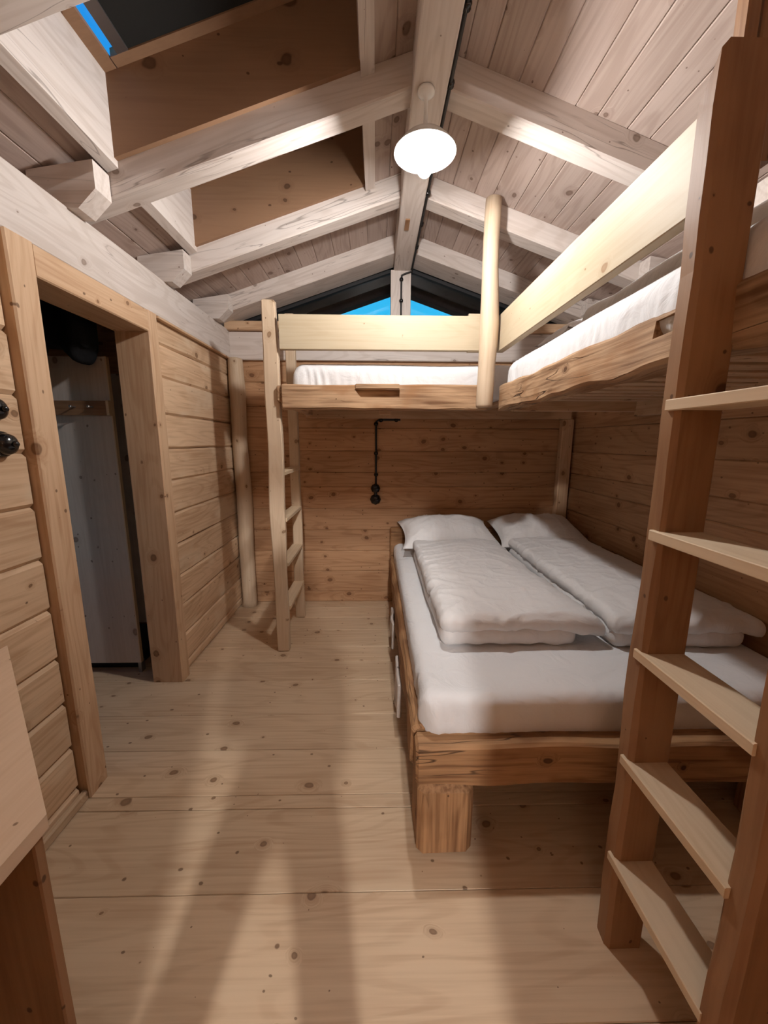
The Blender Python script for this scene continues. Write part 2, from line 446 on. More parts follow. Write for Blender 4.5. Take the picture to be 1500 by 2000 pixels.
# ------------------------------------------------------------------ walls
ZJ = [0.0, 0.07, 0.26, 0.46, 0.655, 0.86, 1.06, 1.26, 1.455, 1.655, 1.865, 2.05, 2.20]
ZB = [0.0, 0.10, 0.30, 0.50, 0.70, 0.90, 1.10, 1.23, 1.42, 1.62, 1.80, 2.0, 2.19]
T = 0.06
wall_left = prism('wall_left', [(XL - T, Y_END, 0), (XL - T, 1.45, 0), (XL - T, 1.45, 2.15), (XL - T, 2.30, 2.15), (XL - T, 2.30, 0), (XL - T, 3.56, 0), (XL - T, 3.56, 2.41), (XL - T, Y_END, 2.41)], (-0.10, 0, 0), 'wall', grain=(0, 1, 0))
tag(wall_left, kind='structure')
for z0, z1 in zip(ZJ[:-1], ZJ[1:]):
    beam('plank', (XL - T / 2, YF, (z0 + z1) / 2), (XL - T / 2, 1.432, (z0 + z1) / 2), T, z1 - z0 - 0.001, 'brushed_lit', wall_left, ch=0.014, endbev=True)
    beam('plank', (XL - T / 2, 2.338, (z0 + z1) / 2), (XL - T / 2, 3.49, (z0 + z1) / 2), T, z1 - z0 - 0.001, 'brushed_lit', wall_left, ch=0.013, seg=5, wob=0.006, endbev=True)
beam('wall_plate', (-1.27, Y_END, 2.298), (-1.27, 3.50, 2.298), 0.10, 0.225, 'white', wall_left, ch=0.006, seg=14, wob=0.004, wf=1.2)
beam('plate_trim', (-1.225, 2.34, 2.18), (-1.225, 3.45, 2.18), 0.03, 0.012, 'frame', wall_left, ch=0.002)
beam('infill_board', (-1.52, Y_END, 2.46), (-1.52, 3.50, 2.46), 0.03, 0.24, 'deck', wall_left)

wall_back = box('wall_back', (-1.4, YB + T, 0), (1.9, YB + T + 0.1, 2.42), 'wall')
tag(wall_back, kind='structure')
for z0, z1 in zip(ZB[:-1], ZB[1:]):
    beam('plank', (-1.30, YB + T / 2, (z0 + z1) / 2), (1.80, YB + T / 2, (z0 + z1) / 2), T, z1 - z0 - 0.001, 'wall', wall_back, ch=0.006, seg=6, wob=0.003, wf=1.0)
beam('wall_plate', (-1.22, YB + 0.01, 2.288), (1.74, YB + 0.01, 2.288), 0.10, 0.225, 'white', wall_back, ch=0.005)
tag(tube('corner_trunk', [(-1.175, 3.43, 0.0), (-1.17, 3.43, 0.05), (-1.172, 3.43, 0.5), (-1.165, 3.43, 1.0), (-1.175, 3.43, 1.5), (-1.17, 3.43, 1.9), (-1.175, 3.43, 2.17), (-1.175, 3.43, 2.18)], 0.062, 'post', wall_back, n=14,
     radii=[0.075, 0.064, 0.062, 0.066, 0.062, 0.064, 0.06, 0.055], jitter=0.1), 'rounded pale trunk standing in the corner')
beam('corner_post', (1.68, 3.46, 0.0), (1.68, 3.46, 1.70), 0.10, 0.07, 'frame', wall_back, up=(0, 1, 0), ch=0.006, endbev=True)

wall_right = box('wall_right', (XR_ + T, Y_END, 0), (XR_ + T + 0.1, 3.6, 2.7), 'wall', grain=(0, 1, 0))
tag(wall_right, kind='structure')
for z0, z1 in zip(ZB[:-1], ZB[1:]):
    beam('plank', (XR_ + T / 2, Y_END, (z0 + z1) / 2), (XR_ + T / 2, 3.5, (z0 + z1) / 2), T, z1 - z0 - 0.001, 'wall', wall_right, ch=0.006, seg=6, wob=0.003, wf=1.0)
beam('wall_plate', (XR_ + 0.02, Y_END, 2.298), (XR_ + 0.02, 3.50, 2.298), 0.10, 0.225, 'white', wall_right, ch=0.006)
beam('infill_board', (XR_ + 0.06, Y_END, 2.5), (XR_ + 0.06, 3.50, 2.5), 0.03, 0.22, 'deck', wall_right)

# partition behind the camera with the passage to the entry, and the entry's end wall
wall_front = prism('wall_front', [(-1.35, YF, 0), (-0.30, YF, 0), (-0.30, YF, 2.60), (-1.35, YF, 2.45)], (0, 0.08, 0), 'wall')
tag(wall_front, kind='structure')
prism('partition_panel', [(0.30, YF, 0), (1.85, YF, 0), (1.85, YF, 2.40), (0.30, YF, 2.75)], (0, 0.08, 0), 'wall', wall_front)
prism('partition_panel', [(-0.30, YF, 2.05), (0.30, YF, 2.05), (0.30, YF, 2.86), (-0.30, YF, 2.72)], (0, 0.08, 0), 'wall', wall_front)
prism('gable_panel', [(-1.4, Y_END - 0.1, 0), (1.9, Y_END - 0.1, 0), (1.9, Y_END - 0.1, 2.5), (XRG, Y_END - 0.1, 3.15), (-1.4, Y_END - 0.1, 2.5)], (0, 0.1, 0), 'wall', wall_front)

baseboard = beam('baseboard_left', (XL + 0.012, YF, 0.022), (XL + 0.012, 1.43, 0.022), 0.024, 0.044, 'floor', ch=0.006)
tag(baseboard, kind='structure')

# ------------------------------------------------------------------ roof
ceiling = group_root('ceiling', (XRG, 1.5, 2.9), kind='structure')
RAFT_Y = [(3.24, 3.50), (2.56, 2.675), (1.845, 1.95), (1.13, 1.24), (0.42, 0.53), (-0.28, -0.17), (-1.0, -0.89), (-1.7, -1.59), (-2.4, -2.29), (-3.1, -2.99)]
XE_L, XE_R = -1.50, 1.83
for y0, y1 in RAFT_Y:
    yc, wd = (y0 + y1) / 2, y1 - y0
    h = DK * CS + 0.004
    for side in (-1, 1):
        xa = XRG + side * 0.03; xb = XE_L if side < 0 else XE_R
        nrm = NL if side < 0 else NR
        a = Vector((xa, yc, zr(xa))) + nrm * h / 2; b = Vector((xb, yc, zr(xb))) + nrm * h / 2
        beam('rafter', a, b, wd, h, 'white', ceiling, up=nrm, ch=0.006, seg=5, wob=0.003, wf=1.5)
beam('ridge_beam', (XRG, Y_END, 2.97), (XRG, 3.5, 2.97), 0.135, 0.20, 'white', ceiling, ch=0.005, seg=12, wob=0.002, wf=0.8)
box('plug', (0.186, 2.70, 2.862), (0.214, 2.82, 2.8705), 'rail', ceiling, grain=(0, 1, 0))
# short chamfered stub beams beside the rafters, resting on the plate
for y0, y1 in ((1.745, 1.842), (2.46, 2.557), (3.14, 3.237), (1.03, 1.127)):
    for side in (-1, 1):
        f = (lambda x: x) if side < 0 else (lambda x: 2 * (XR_ + XL) / 2 - x)
        prism('stub_beam', [(f(-1.36), y0, 2.405), (f(-1.175), y0, 2.405), (f(-1.10), y0, 2.475), (f(-1.10), y0, 2.575), (f(-1.36), y0, 2.535)], (0, y1 - y0, 0), 'white', ceiling, grain=(1, 0, 0))
# boards of the roof lining; openings for the skylight wells on the left
WELL_X0, WELL_X1 = -1.06, -0.06
def deck_board(side, d0, d1, y0, y1, mat='deck'):
    nrm = NL if side < 0 else NR
    x0, x1 = XRG + side * d0, XRG + side * d1
    xc = (x0 + x1) / 2; t_ = 0.025
    c = Vector((xc, 0, zr(xc, DK))) + nrm * t_ / 2
    w = abs(x1 - x0) / CS
    beam('ceiling_board', (c.x, y0, c.z), (c.x, y1, c.z), w - 0.001, t_, mat, ceiling, up=nrm, ch=0.004)
d = 0.0; k = 0
while d < 1.66:                                   # right slope
    w = (0.14, 0.095, 0.13, 0.10)[k % 4]
    deck_board(1, d, d + w, Y_END, 3.56); d += w; k += 1
wl0, wl1 = XRG - WELL_X1, XRG - WELL_X0           # well in distance from the ridge
edges = [0.0, 0.135, wl0]
e = wl0
while e < wl1 - 0.06:
    e2 = min(e + (0.12, 0.13)[len(edges) % 2], wl1)
    if wl1 - e2 < 0.06: e2 = wl1
    edges.append(e2); e = e2
edges += [wl1 + 0.13, wl1 + 0.24, wl1 + 0.36, wl1 + 0.48]
for d0, d1 in zip(edges[:-1], edges[1:]):
    if d0 >= wl0 - 1e-6 and d1 <= wl1 + 1e-6:
        deck_board(-1, d0, d1, 2.66, 3.56); deck_board(-1, d0, d1, Y_END, 1.15)
    else:
        deck_board(-1, d0, d1, Y_END, 3.56)
# outer roof skin (keeps the night out), left in strips around the wells
def skin(x0, x1, y0, y1, dz=DK + 0.045, t_=0.06, mat='dark'):
    prism('roof_skin', [(x0, y0, zr(x0, dz)), (x1, y0, zr(x1, dz)), (x1, y0, zr(x1, dz + t_)), (x0, y0, zr(x0, dz + t_))], (0, y1 - y0, 0), mat, ceiling, grain=(0, 1, 0))
skin(XRG, 2.2, Y_END - 0.1, 3.56)
skin(-1.75, WELL_X0 - 0.045, Y_END - 0.1, 3.56); skin(WELL_X1 + 0.055, XRG, Y_END - 0.1, 3.56)
skin(WELL_X0 - 0.045, WELL_X1 + 0.055, 2.68, 3.56); skin(WELL_X0 - 0.045, WELL_X1 + 0.055, Y_END - 0.1, 1.14)
skin(WELL_X0 - 0.045, WELL_X1 + 0.055, 1.85, 1.945)

# roof overhang outside the gable window
skin(XRG, 2.2, 3.56, 4.30, dz=DK, t_=0.10); skin(-1.75, XRG, 3.56, 4.30, dz=DK, t_=0.10)
for side in (-1, 1):
    xb = XRG + side * 1.9
    prism('verge_rafter', [(XRG, 4.16, zr(XRG, 0.04)), (xb, 4.16, zr(xb, 0.04)), (xb, 4.16, zr(xb, DK)), (XRG, 4.16, zr(XRG, DK))], (0, 0.12, 0), 'dark', ceiling)
    prism('verge_board', [(XRG, 3.62, zr(XRG, 0.02)), (xb, 3.62, zr(xb, 0.02)), (xb, 3.62, zr(xb, DK)), (XRG, 3.62, zr(XRG, DK))], (0, 0.10, 0), 'dark', ceiling)

# ------------------------------------------------------------------ skylights with deep board-lined wells
def skylight(idx, y0, y1):
    w = group_root('window_%d' % idx, ((WELL_X0 + WELL_X1) / 2, (y0 + y1) / 2, 3.0), kind='structure')
    zl, zh = WELL_X0, WELL_X1
    tb = DK + 0.0; tt = 0.435
    # downslope curb and upslope curb
    prism('curb_board', [(zl - 0.045, y0, zr(zl - 0.045, tb - 0.03)), (zl, y0, zr(zl, tb - 0.03)), (zl, y0, zr(zl, tt)), (zl - 0.045, y0, zr(zl - 0.045, tt))], (0, y1 - y0, 0), 'white', w, grain=(0, 1, 0))
    prism('curb_board', [(zh, y0, zr(zh, tb - 0.03)), (zh + 0.055, y0, zr(zh + 0.055, tb - 0.03)), (zh + 0.055, y0, zr(zh + 0.055, tt)), (zh, y0, zr(zh, tt))], (0, y1 - y0, 0), 'white', w, grain=(0, 1, 0))
    for ya in (y1 - 0.022, y0):
        prism('side_panel', [(zl, ya, zr(zl, tb - 0.004)), (zh, ya, zr(zh, tb - 0.004)), (zh, ya, zr(zh, tt)), (zl, ya, zr(zl, tt))], (0, 0.022, 0), 'well', w)
    # frame around the pane
    fz, ft = 0.41, 0.03
    def sl(name, x0, x1, ya, yb, z0_, z1_, mat):
        return prism(name, [(x0, ya, zr(x0, z0_)), (x1, ya, zr(x1, z0_)), (x1, ya, zr(x1, z1_)), (x0, ya, zr(x0, z1_))], (0, yb - ya, 0), mat, w)
    sl('frame_rail', zl, zl + 0.045, y0 + 0.02, y1 - 0.02, fz, fz + 0.012, 'well')
    sl('frame_rail', zh - 0.05, zh, y0 + 0.02, y1 - 0.02, fz, fz + ft, 'well')
    sl('frame_stile', zl + 0.05, zh - 0.05, y1 - 0.065, y1 - 0.022, fz, fz + ft, 'well')
    sl('frame_stile', zl + 0.05, zh - 0.05, y0 + 0.022, y0 + 0.065, fz, fz + ft, 'well')
    sl('pane', zl - 0.04, zh + 0.05, y0 + 0.005, y1 - 0.005, fz + ft + 0.002, fz + ft + 0.008, 'glass')
    sl('blind_rail', zl + 0.078, zl + 0.12, y0 + 0.065, y1 - 0.065, fz + 0.0, fz + 0.012, 'metal')
    sl('blind', zl + 0.12, zh - 0.05, y0 + 0.065, y1 - 0.065, fz + 0.006, fz + 0.014, 'blind')
    return w
skylight(2, 1.24, 1.845)
skylight(3, 1.95, 2.56)

# ------------------------------------------------------------------ gable window
win = group_root('window_1', (XRG, YB + 0.05, 2.44), kind='structure')
beam('sill', (-1.24, YB - 0.02, 2.436), (1.74, YB - 0.02, 2.436), 0.13, 0.07, 'frame', win, ch=0.005)
beam('king_post', (XRG - 0.01, YB - 0.01, 2.47), (XRG - 0.01, YB - 0.01, 2.875), 0.165, 0.09, 'white', win, up=(0, 1, 0), ch=0.004)
for side in (-1, 1):
    xi = XRG - 0.01 + side * 0.0825
    xo = XRG + side * (Z0 - 2.47) / S
    prism('pane', [(xi, YB + 0.03, 2.47), (xo, YB + 0.03, 2.47), (xi, YB + 0.03, zr(xi))], (0, 0.006, 0), 'glass', win)
    a = Vector((xi, YB + 0.035, zr(xi) - 0.012)); b = Vector((xo, YB + 0.035, zr(xo) - 0.012))
    beam('frame_strip', a, b, 0.05, 0.028, 'seal', win, up=(NL if side < 0 else NR), ch=0.002)

# ------------------------------------------------------------------ doorway to the closet
door = group_root('door_1', (-1.31, 1.89, 0), kind='structure')
beam('door_post', (-1.312, 1.492, 0.0), (-1.312, 1.492, 2.19), 0.19, 0.112, 'frame', door, up=(0, 1, 0), ch=0.006, seg=6, wob=0.003)
beam('door_post', (-1.312, 2.293, 0.0), (-1.312, 2.293, 2.19), 0.19, 0.09, 'frame', door, up=(0, 1, 0), ch=0.006, seg=6, wob=0.003)
beam('header', (-1.312, 1.548, 2.135), (-1.312, 2.248, 2.135), 0.188, 0.11, 'frame', door, ch=0.005)

# closet behind the doorway
closet = group_root('wall_closet', (-2.0, 1.9, 0), kind='structure')
box('closet_panel', (-2.72, 3.0, 0), (-1.4, 3.06, 2.5), 'wall', closet)
box('closet_panel', (-2.72, 0.75, 0), (-1.4, 0.81, 2.5), 'plaster', closet)
prism('closet_panel', [(-2.66, 0.75, 0), (-2.66, 3.06, 0), (-2.66, 3.06, 0.8), (-2.66, 0.75, 0.8)], (-0.06, 0, 0), 'plaster', closet)
prism('closet_panel', [(-2.66, 0.75, 2.0), (-2.66, 3.06, 2.0), (-2.66, 3.06, 2.5), (-2.66, 0.75, 2.5)], (-0.06, 0, 0), 'plaster', closet)
prism('closet_panel', [(-2.66, 0.75, 0.8), (-2.66, 1.3, 0.8), (-2.66, 1.3, 2.0), (-2.66, 0.75, 2.0)], (-0.06, 0, 0), 'plaster', closet)
prism('closet_panel', [(-2.66, 1.75, 0.8), (-2.66, 3.06, 0.8), (-2.66, 3.06, 2.0), (-2.66, 1.75, 2.0)], (-0.06, 0, 0), 'plaster', closet)
box('closet_ceiling', (-2.72, 0.75, 2.42), (-1.405, 3.06, 2.5), 'deck', closet)

wardrobe = group_root('wardrobe', (-1.9, 2.55, 0), 'pale spotted wooden wardrobe standing in the dark closet beyond the doorway', 'wardrobe')
box('side_panel', (-2.3, 2.35, 0.075), (-1.535, 2.372, 1.97), 'closet', wardrobe, grain=(0, 0, 1))
box('back_panel', (-2.3, 2.93, 0.075), (-1.535, 2.95, 1.97), 'closet', wardrobe, grain=(0, 0, 1))
box('plinth', (-2.25, 2.42, 0.0), (-1.60, 2.90, 0.075), 'seal', wardrobe)
box('foot', (-1.56, 2.36, 0.0), (-1.54, 2.40, 0.075), 'metal', wardrobe)
box('lit_edge_strip', (-1.536, 2.349, 0.075), (-1.530, 2.373, 1.97), 'tread', wardrobe, grain=(0, 0, 1))  # paler wood stands in for light catching the panel edge

pegs = group_root('peg_rail', (-1.7, 2.34, 1.69), 'brown wooden peg rail fixed to the pale wardrobe in the closet', 'coat rack')
box('rail', (-1.95, 2.325, 1.645), (-1.545, 2.349, 1.725), 'rail', pegs)
box('end_cap', (-1.545, 2.323, 1.643), (-1.530, 2.349, 1.727), 'tread', pegs, grain=(0, 0, 1))
for x in (-1.85, -1.72, -1.62):
    lathe('peg', [(0.004, 0), (0.004, 0.03), (0.008, 0.034), (0.008, 0.04), (0.002, 0.043)], 'metal', pegs, (x, 2.325, 1.69), '-Y', n=10)

def coat_fn(p, q, nrm):
    k = noise.noise(Vector((p.x * 9, p.y * 7, p.z * 3)))
    low = max(0, -q.z)
    p = p + Vector((0.03 * k, 0.04 * noise.noise(Vector((p.x * 11, 3, p.z * 4))), 0))
    p.z += low * (0.10 * noise.noise(Vector((p.x * 16, 1.7, 0.3)))) - low * 0.20 * max(0, -q.x - 0.05) ** 0.7
    p.y += 0.012 * math.sin(p.x * 47)
    return p
jacket = soft_box('jacket', (-2.12, 2.10, 1.93), (-1.48, 2.300, 2.36), 0.07, 'cloth', None, (40, 10, 18), coat_fn)
tag(jacket, 'black jacket bundled on a hook at the top of the dark closet', 'jacket')

# ------------------------------------------------------------------ loft bed along the back wall
loft_a = group_root('loft_bed', (0.1, 2.6, 1.71), 'loft bed with pale guard board along the back wall, under the gable window', 'loft bed')
# front beam with the old mortise notch: lower part, upper left, upper right
def old_beam(name, a, b, w, h, mat, parent, **kw):
    kw.setdefault('ch', 0.012); kw.setdefault('seg', 26); kw.setdefault('wob', 0.010); kw.setdefault('wf', 4.0)
    kw.setdefault('smooth', True); kw.setdefault('endbev', True)
    return beam(name, a, b, w, h, mat, parent, **kw)
BA_Y = 2.60
def cut(o, cutters, gaxes, mat):
    """carve closed cutter meshes out of o and keep the wood grain coordinates"""
    for c in cutters:
        md = o.modifiers.new('cut', 'BOOLEAN'); md.operation = 'DIFFERENCE'; md.object = c; md.solver = 'EXACT'
    bpy.context.view_layer.update()
    dg = bpy.context.evaluated_depsgraph_get()
    me = bpy.data.meshes.new_from_object(o.evaluated_get(dg))
    o.modifiers.clear()
    o.data = me
    if 'g' in me.attributes: me.attributes.remove(me.attributes['g'])
    at = me.attributes.new('g', 'FLOAT_VECTOR', 'POINT')
    i, j, k = gaxes
    at.data.foreach_set('vector', [q for v in me.vertices for q in (v.co[i] + 3.7, v.co[j] + 1.3, v.co[k] + 0.6)])
    me.materials.clear(); me.materials.append(MAT[mat])
    for c in cutters: bpy.data.objects.remove(c)
    me.set_sharp_from_angle(angle=math.radians(30))
    return o
fb = old_beam('front_beam', (-0.60, BA_Y, 1.781), (0.72, BA_Y, 1.781), 0.10, 0.154, 'old', loft_a, ch=0.009, wob=0.009, seg=44, wf=5.0)
cut(fb, [prism('cutter', [(-0.135, 2.50, 1.826), (-0.095, 2.50, 1.778), (0.15, 2.50, 1.776), (0.152, 2.50, 1.826)], (0, 0.09, 0), 'old')], (0, 1, 2), 'old')
beam('notch_lip', (-0.13, BA_Y - 0.03, 1.842), (0.152, BA_Y - 0.03, 1.844), 0.052, 0.032, 'old', fb, ch=0.005, seg=6, wob=0.003, endbev=True)
beam('guard_board', (-0.60, BA_Y - 0.005, 2.17), (0.68, BA_Y - 0.005, 2.17), 0.04, 0.205, 'fresh', loft_a, ch=0.003)
beam('guard_tenon', (0.58, BA_Y - 0.005, 2.175), (0.70, BA_Y - 0.005, 2.175), 0.03, 0.225, 'fresh', loft_a, ch=0.003)
beam('ledger', (-0.60, 3.46, 1.745), (1.70, 3.46, 1.745), 0.07, 0.09, 'frame', loft_a, ch=0.004)
beam('end_beam', (-0.565, 2.652, 1.775), (-0.565, 3.42, 1.775), 0.05, 0.11, 'frame', loft_a, ch=0.004)
beam('joint_block', (-0.605, 2.57, 1.80), (-0.605, 2.66, 1.80), 0.05, 0.10, 'old', loft_a, ch=0.006, endbev=True)
beam('cleat', (0.02, 2.70, 1.70), (0.10, 2.70, 1.70), 0.04, 0.04, 'frame', loft_a, ch=0.003, endbev=True)
for i in range(11):
    x = -0.46 + 0.195 * i
    beam('slat', (x, 2.652, 1.775), (x, 3.42, 1.775), 0.10, 0.022, 'frame', loft_a, ch=0.003)
trunk_pts = [(0.678, 2.497, z) for z in (1.715, 1.73, 1.83, 1.95, 2.05, 2.2, 2.35, 2.5, 2.65, 2.78, 2.875)]
for i, dx in enumerate((0, 0, 0.002, 0.004, 0.006, 0.008, 0.004, -0.002, -0.004, -0.002, 0.0)):
    x, y, z = trunk_pts[i]; trunk_pts[i] = (x + dx, y, z)
tube('corner_trunk', trunk_pts, 0.05, 'post', loft_a, n=16, radii=[0.046, 0.050, 0.050, 0.050, 0.054, 0.057, 0.051, 0.047, 0.046, 0.047, 0.046], jitter=0.08)

# ------------------------------------------------------------------ loft bed along the right wall
loft_b = group_root('loft_bed', (0.8, 1.5, 1.71), 'loft bed with rough old beam along the right wall, above the double bed', 'loft bed')
BB_X = 0.835
bb = old_beam('front_beam', (BB_X, 2.548, 1.776), (BB_X, YF + 0.09, 1.782), 0.10, 0.150, 'old', loft_b, ch=0.012, seg=90, wob=0.015, wf=5.0)
cut(bb, [prism('cutter', [(0.70, 1.155, 1.79), (0.70, 0.985, 1.79), (0.70, 0.985, 1.835), (0.70, 1.155, 1.838)], (0.15, 0, 0), 'old')], (1, 0, 2), 'old')
beam('guard_board', (0.775, 2.545, 2.158), (0.775, 0.96, 2.145), 0.04, 0.215, 'fresh', loft_b, ch=0.003)
beam('guard_upright', (0.845, 1.05, 2.06), (0.845, 1.05, 2.80), 0.030, 0.04, 'rail', loft_b, up=(0, 1, 0), ch=0.004)
beam('guard_upright', (0.905, 1.05, 2.16), (0.905, 1.05, 2.80), 0.070, 0.03, 'rail', loft_b, up=(0, 1, 0), ch=0.004)
beam('ledger', (XR_ - 0.035, 2.56, 1.72), (XR_ - 0.035, YF + 0.1, 1.72), 0.07, 0.10, 'frame', loft_b, ch=0.004)
beam('cross_bearer', (0.89, 2.58, 1.735), (1.70, 2.58, 1.735), 0.06, 0.07, 'frame', loft_b, ch=0.004)
for i in range(22):
    y = 2.46 - 0.135 * i
    beam('slat', (0.888, y, 1.768), (1.71, y, 1.768), 0.085, 0.022, 'frame', loft_b, ch=0.003)

# ------------------------------------------------------------------ mattresses of the loft beds
def mattress(name, lo, hi, r, label, n, gather=0.006, group=None):
    lo_, hi_ = Vector(lo), Vector(hi)
    def fn(p, q, nrm):
        side = 1.0 - abs(nrm.z)
        ex, ey = min(p.x - lo_.x, hi_.x - p.x), min(p.y - lo_.y, hi_.y - p.y)
        corner = math.exp(-((max(ex, ey)) / 0.22) ** 2)
        s = p.x + p.y
        amp = gather * side * (0.35 + 1.6 * corner)
        f = noise.noise(Vector((s * 34 + p.z * 6, p.z * 5, 2.0))) * amp
        f += 0.006 * noise.noise(Vector((p.x * 2.3, p.y * 2.3, p.z * 4)))
        p = p + nrm * f
        if nrm.z > 0.7: p.z += 0.006 * noise.noise(Vector((p.x * 3, p.y * 3, 5)))
        return p
    o = soft_box(name, lo, hi, r, 'sheet', None, n, fn)
    return tag(o, label, 'mattress', group)
mattress('mattress', (-0.545, 2.655, 1.79), (1.50, 3.41, 2.005), 0.07, 'white sheeted mattress on the loft bed along the back wall', (210, 40, 10), 0.013)
mattress('mattress', (0.80, 0.30, 1.782), (1.70, 2.50, 1.985), 0.07, 'white sheeted mattress on the loft bed along the right wall', (40, 220, 10), 0.013)

def crease(x, y, seed, fx=6.0, fy=4.0, sharp=5.0):
    w = noise.noise(Vector((x * 2.1, y * 2.1, seed + 20))) * 0.9
    v = 1 - abs(noise.noise(Vector((x * fx + w, y * fy + w, seed)))) * 2.2
    return max(0.0, v) ** sharp
def pillow_fn(lo, hi, seed, ew=0.10, tuck=0.0):
    c = (Vector(lo) + Vector(hi)) / 2; h = (Vector(hi) - Vector(lo)) / 2
    def fn(p, q, nrm):
        u, v = q.x, q.y
        edge = max(0.0, (1 - abs(u) ** 2.6)) ** 0.55 * max(0.0, (1 - abs(v) ** 2.6)) ** 0.55
        sx = 1 - ew * (1 - v * v) * abs(u) ** 3; sy = 1 - ew * (1 - u * u) * abs(v) ** 3
        x = c.x + u * h.x * sx; y = c.y + v * h.y * sy
        w = noise.noise(Vector((x * 5, y * 5, seed))) * 0.018 + noise.noise(Vector((x * 14, y * 9, seed + 3))) * 0.007
        z = q.z * h.z * edge + w * edge + (0.010 * crease(x, y, seed, 9.0, 5.0) * edge if q.z > 0 else 0)
        if q.z < 0: z *= 0.55
        return Vector((x, y, c.z + z))
    return fn

def rot_obj(o, rx=0, ry=0, rz=0):
    o.rotation_euler = (rx, ry, rz)
    return o

pb = soft_box('pillow', (0.95, 2.03, 1.93), (1.66, 2.44, 2.19), 0.02, 'duvet', None, (26, 20, 6), pillow_fn((0.95, 2.03, 1.96), (1.66, 2.44, 2.17), 9))
tag(pb, 'white pillow on the right-hand loft bed beside the corner trunk', 'pillow')

def duvet_fn(seed, amp=0.012, puff=0.02):
    def fn(p, q, nrm):
        w = noise.noise(Vector((p.x * 4.5, p.y * 3.5, seed))) * amp + noise.noise(Vector((p.x * 16, p.y * 11, seed + p.z * 6))) * amp * 0.45
        p = p + nrm * w
        if q.z > 0: p.z += puff * (1 - q.x ** 2) * (1 - q.y ** 4)
        return p
    return fn
db = soft_box('duvet', (0.98, 0.55, 1.972), (1.66, 1.98, 2.13), 0.06, 'duvet', None, (30, 60, 8), duvet_fn(4.0))
tag(db, 'folded white duvet on the right-hand loft bed behind its guard board', 'duvet')

# ------------------------------------------------------------------ double bed
bed = group_root('double_bed', (0.9, 2.3, 0), 'low double bed of dark old beams standing under the loft bed', 'bed')
BX0, BX1, BY0, BY1 = 0.13, 1.73, 1.17, 3.48
old_beam('foot_rail', (BX0 + 0.01, BY0 + 0.045, 0.378), (BX1, BY0 + 0.045, 0.378), 0.09, 0.165, 'oldbed', bed, ch=0.010, seg=30, wob=0.010)
old_beam('side_rail', (BX0 + 0.04, BY0 + 0.09, 0.385), (BX0 + 0.04, BY1 - 0.02, 0.385), 0.08, 0.17, 'oldbed', bed, ch=0.012, seg=40, wob=0.014)
old_beam('side_rail', (BX1 - 0.04, BY0 + 0.09, 0.378), (BX1 - 0.04, BY1 - 0.02, 0.378), 0.07, 0.165, 'oldbed', bed, ch=0.012, seg=12, wob=0.01)
old_beam('headboard', (BX0 + 0.0, BY1 - 0.03, 0.555), (BX1, BY1 - 0.03, 0.555), 0.05, 0.36, 'oldbed', bed, ch=0.012, seg=20, wob=0.012)
for x in (0.25, BX1 - 0.14):
    for y in (BY0 + 0.095, BY1 - 0.20):
        old_beam('leg', (x, y, 0.0), (x, y, 0.295), 0.20, 0.19, 'oldbed', bed, up=(0, 1, 0), ch=0.022, seg=6, wob=0.006)
beam('cross_board', (0.40, BY0 + 0.16, 0.275), (0.80, BY0 + 0.16, 0.275), 0.10, 0.05, 'frame', bed, ch=0.004)
for i in range(14):
    y = BY0 + 0.16 + i * 0.158
    beam('slat', (BX0 + 0.08, y, 0.415), (BX1 - 0.08, y, 0.415), 0.09, 0.02, 'frame', bed, ch=0.003)
for y0, y1, z0, z1 in ((1.76, 2.02, 0.10, 0.30), (2.42, 2.70, 0.12, 0.30)):
    old_beam('side_block', (BX0 - 0.012, y0, (z0 + z1) / 2), (BX0 - 0.012, y1, (z0 + z1) / 2), 0.022, z1 - z0, 'closet', bed, ch=0.006, seg=8, wob=0.016, wf=9.0)

mattress('mattress', (0.165, 1.235, 0.425), (1.695, 3.40, 0.605), 0.05, 'wide white sheeted mattress of the double bed', (120, 140, 10), 0.008)

p1 = soft_box('pillow', (0, 0, 0), (1, 1, 1), 0.02, 'duvet', None, (56, 40, 6), pillow_fn((0.20, 2.88, 0.565), (0.985, 3.40, 0.835), 1.0))
tag(p1, 'plump white pillow at the left head of the double bed', 'pillow', None)
p2 = soft_box('pillow', (0, 0, 0), (1, 1, 1), 0.02, 'duvet', None, (56, 40, 6), pillow_fn((0.99, 2.88, 0.565), (1.715, 3.40, 0.84), 5.0))
tag(p2, 'white pillow at the wall side head of the double bed, half shaded', 'pillow', None)
rot_obj(p1, math.radians(12), 0, math.radians(2)); p1.location.z += 0.045
rot_obj(p2, math.radians(12), 0, math.radians(-2)); p2.location.z += 0.045

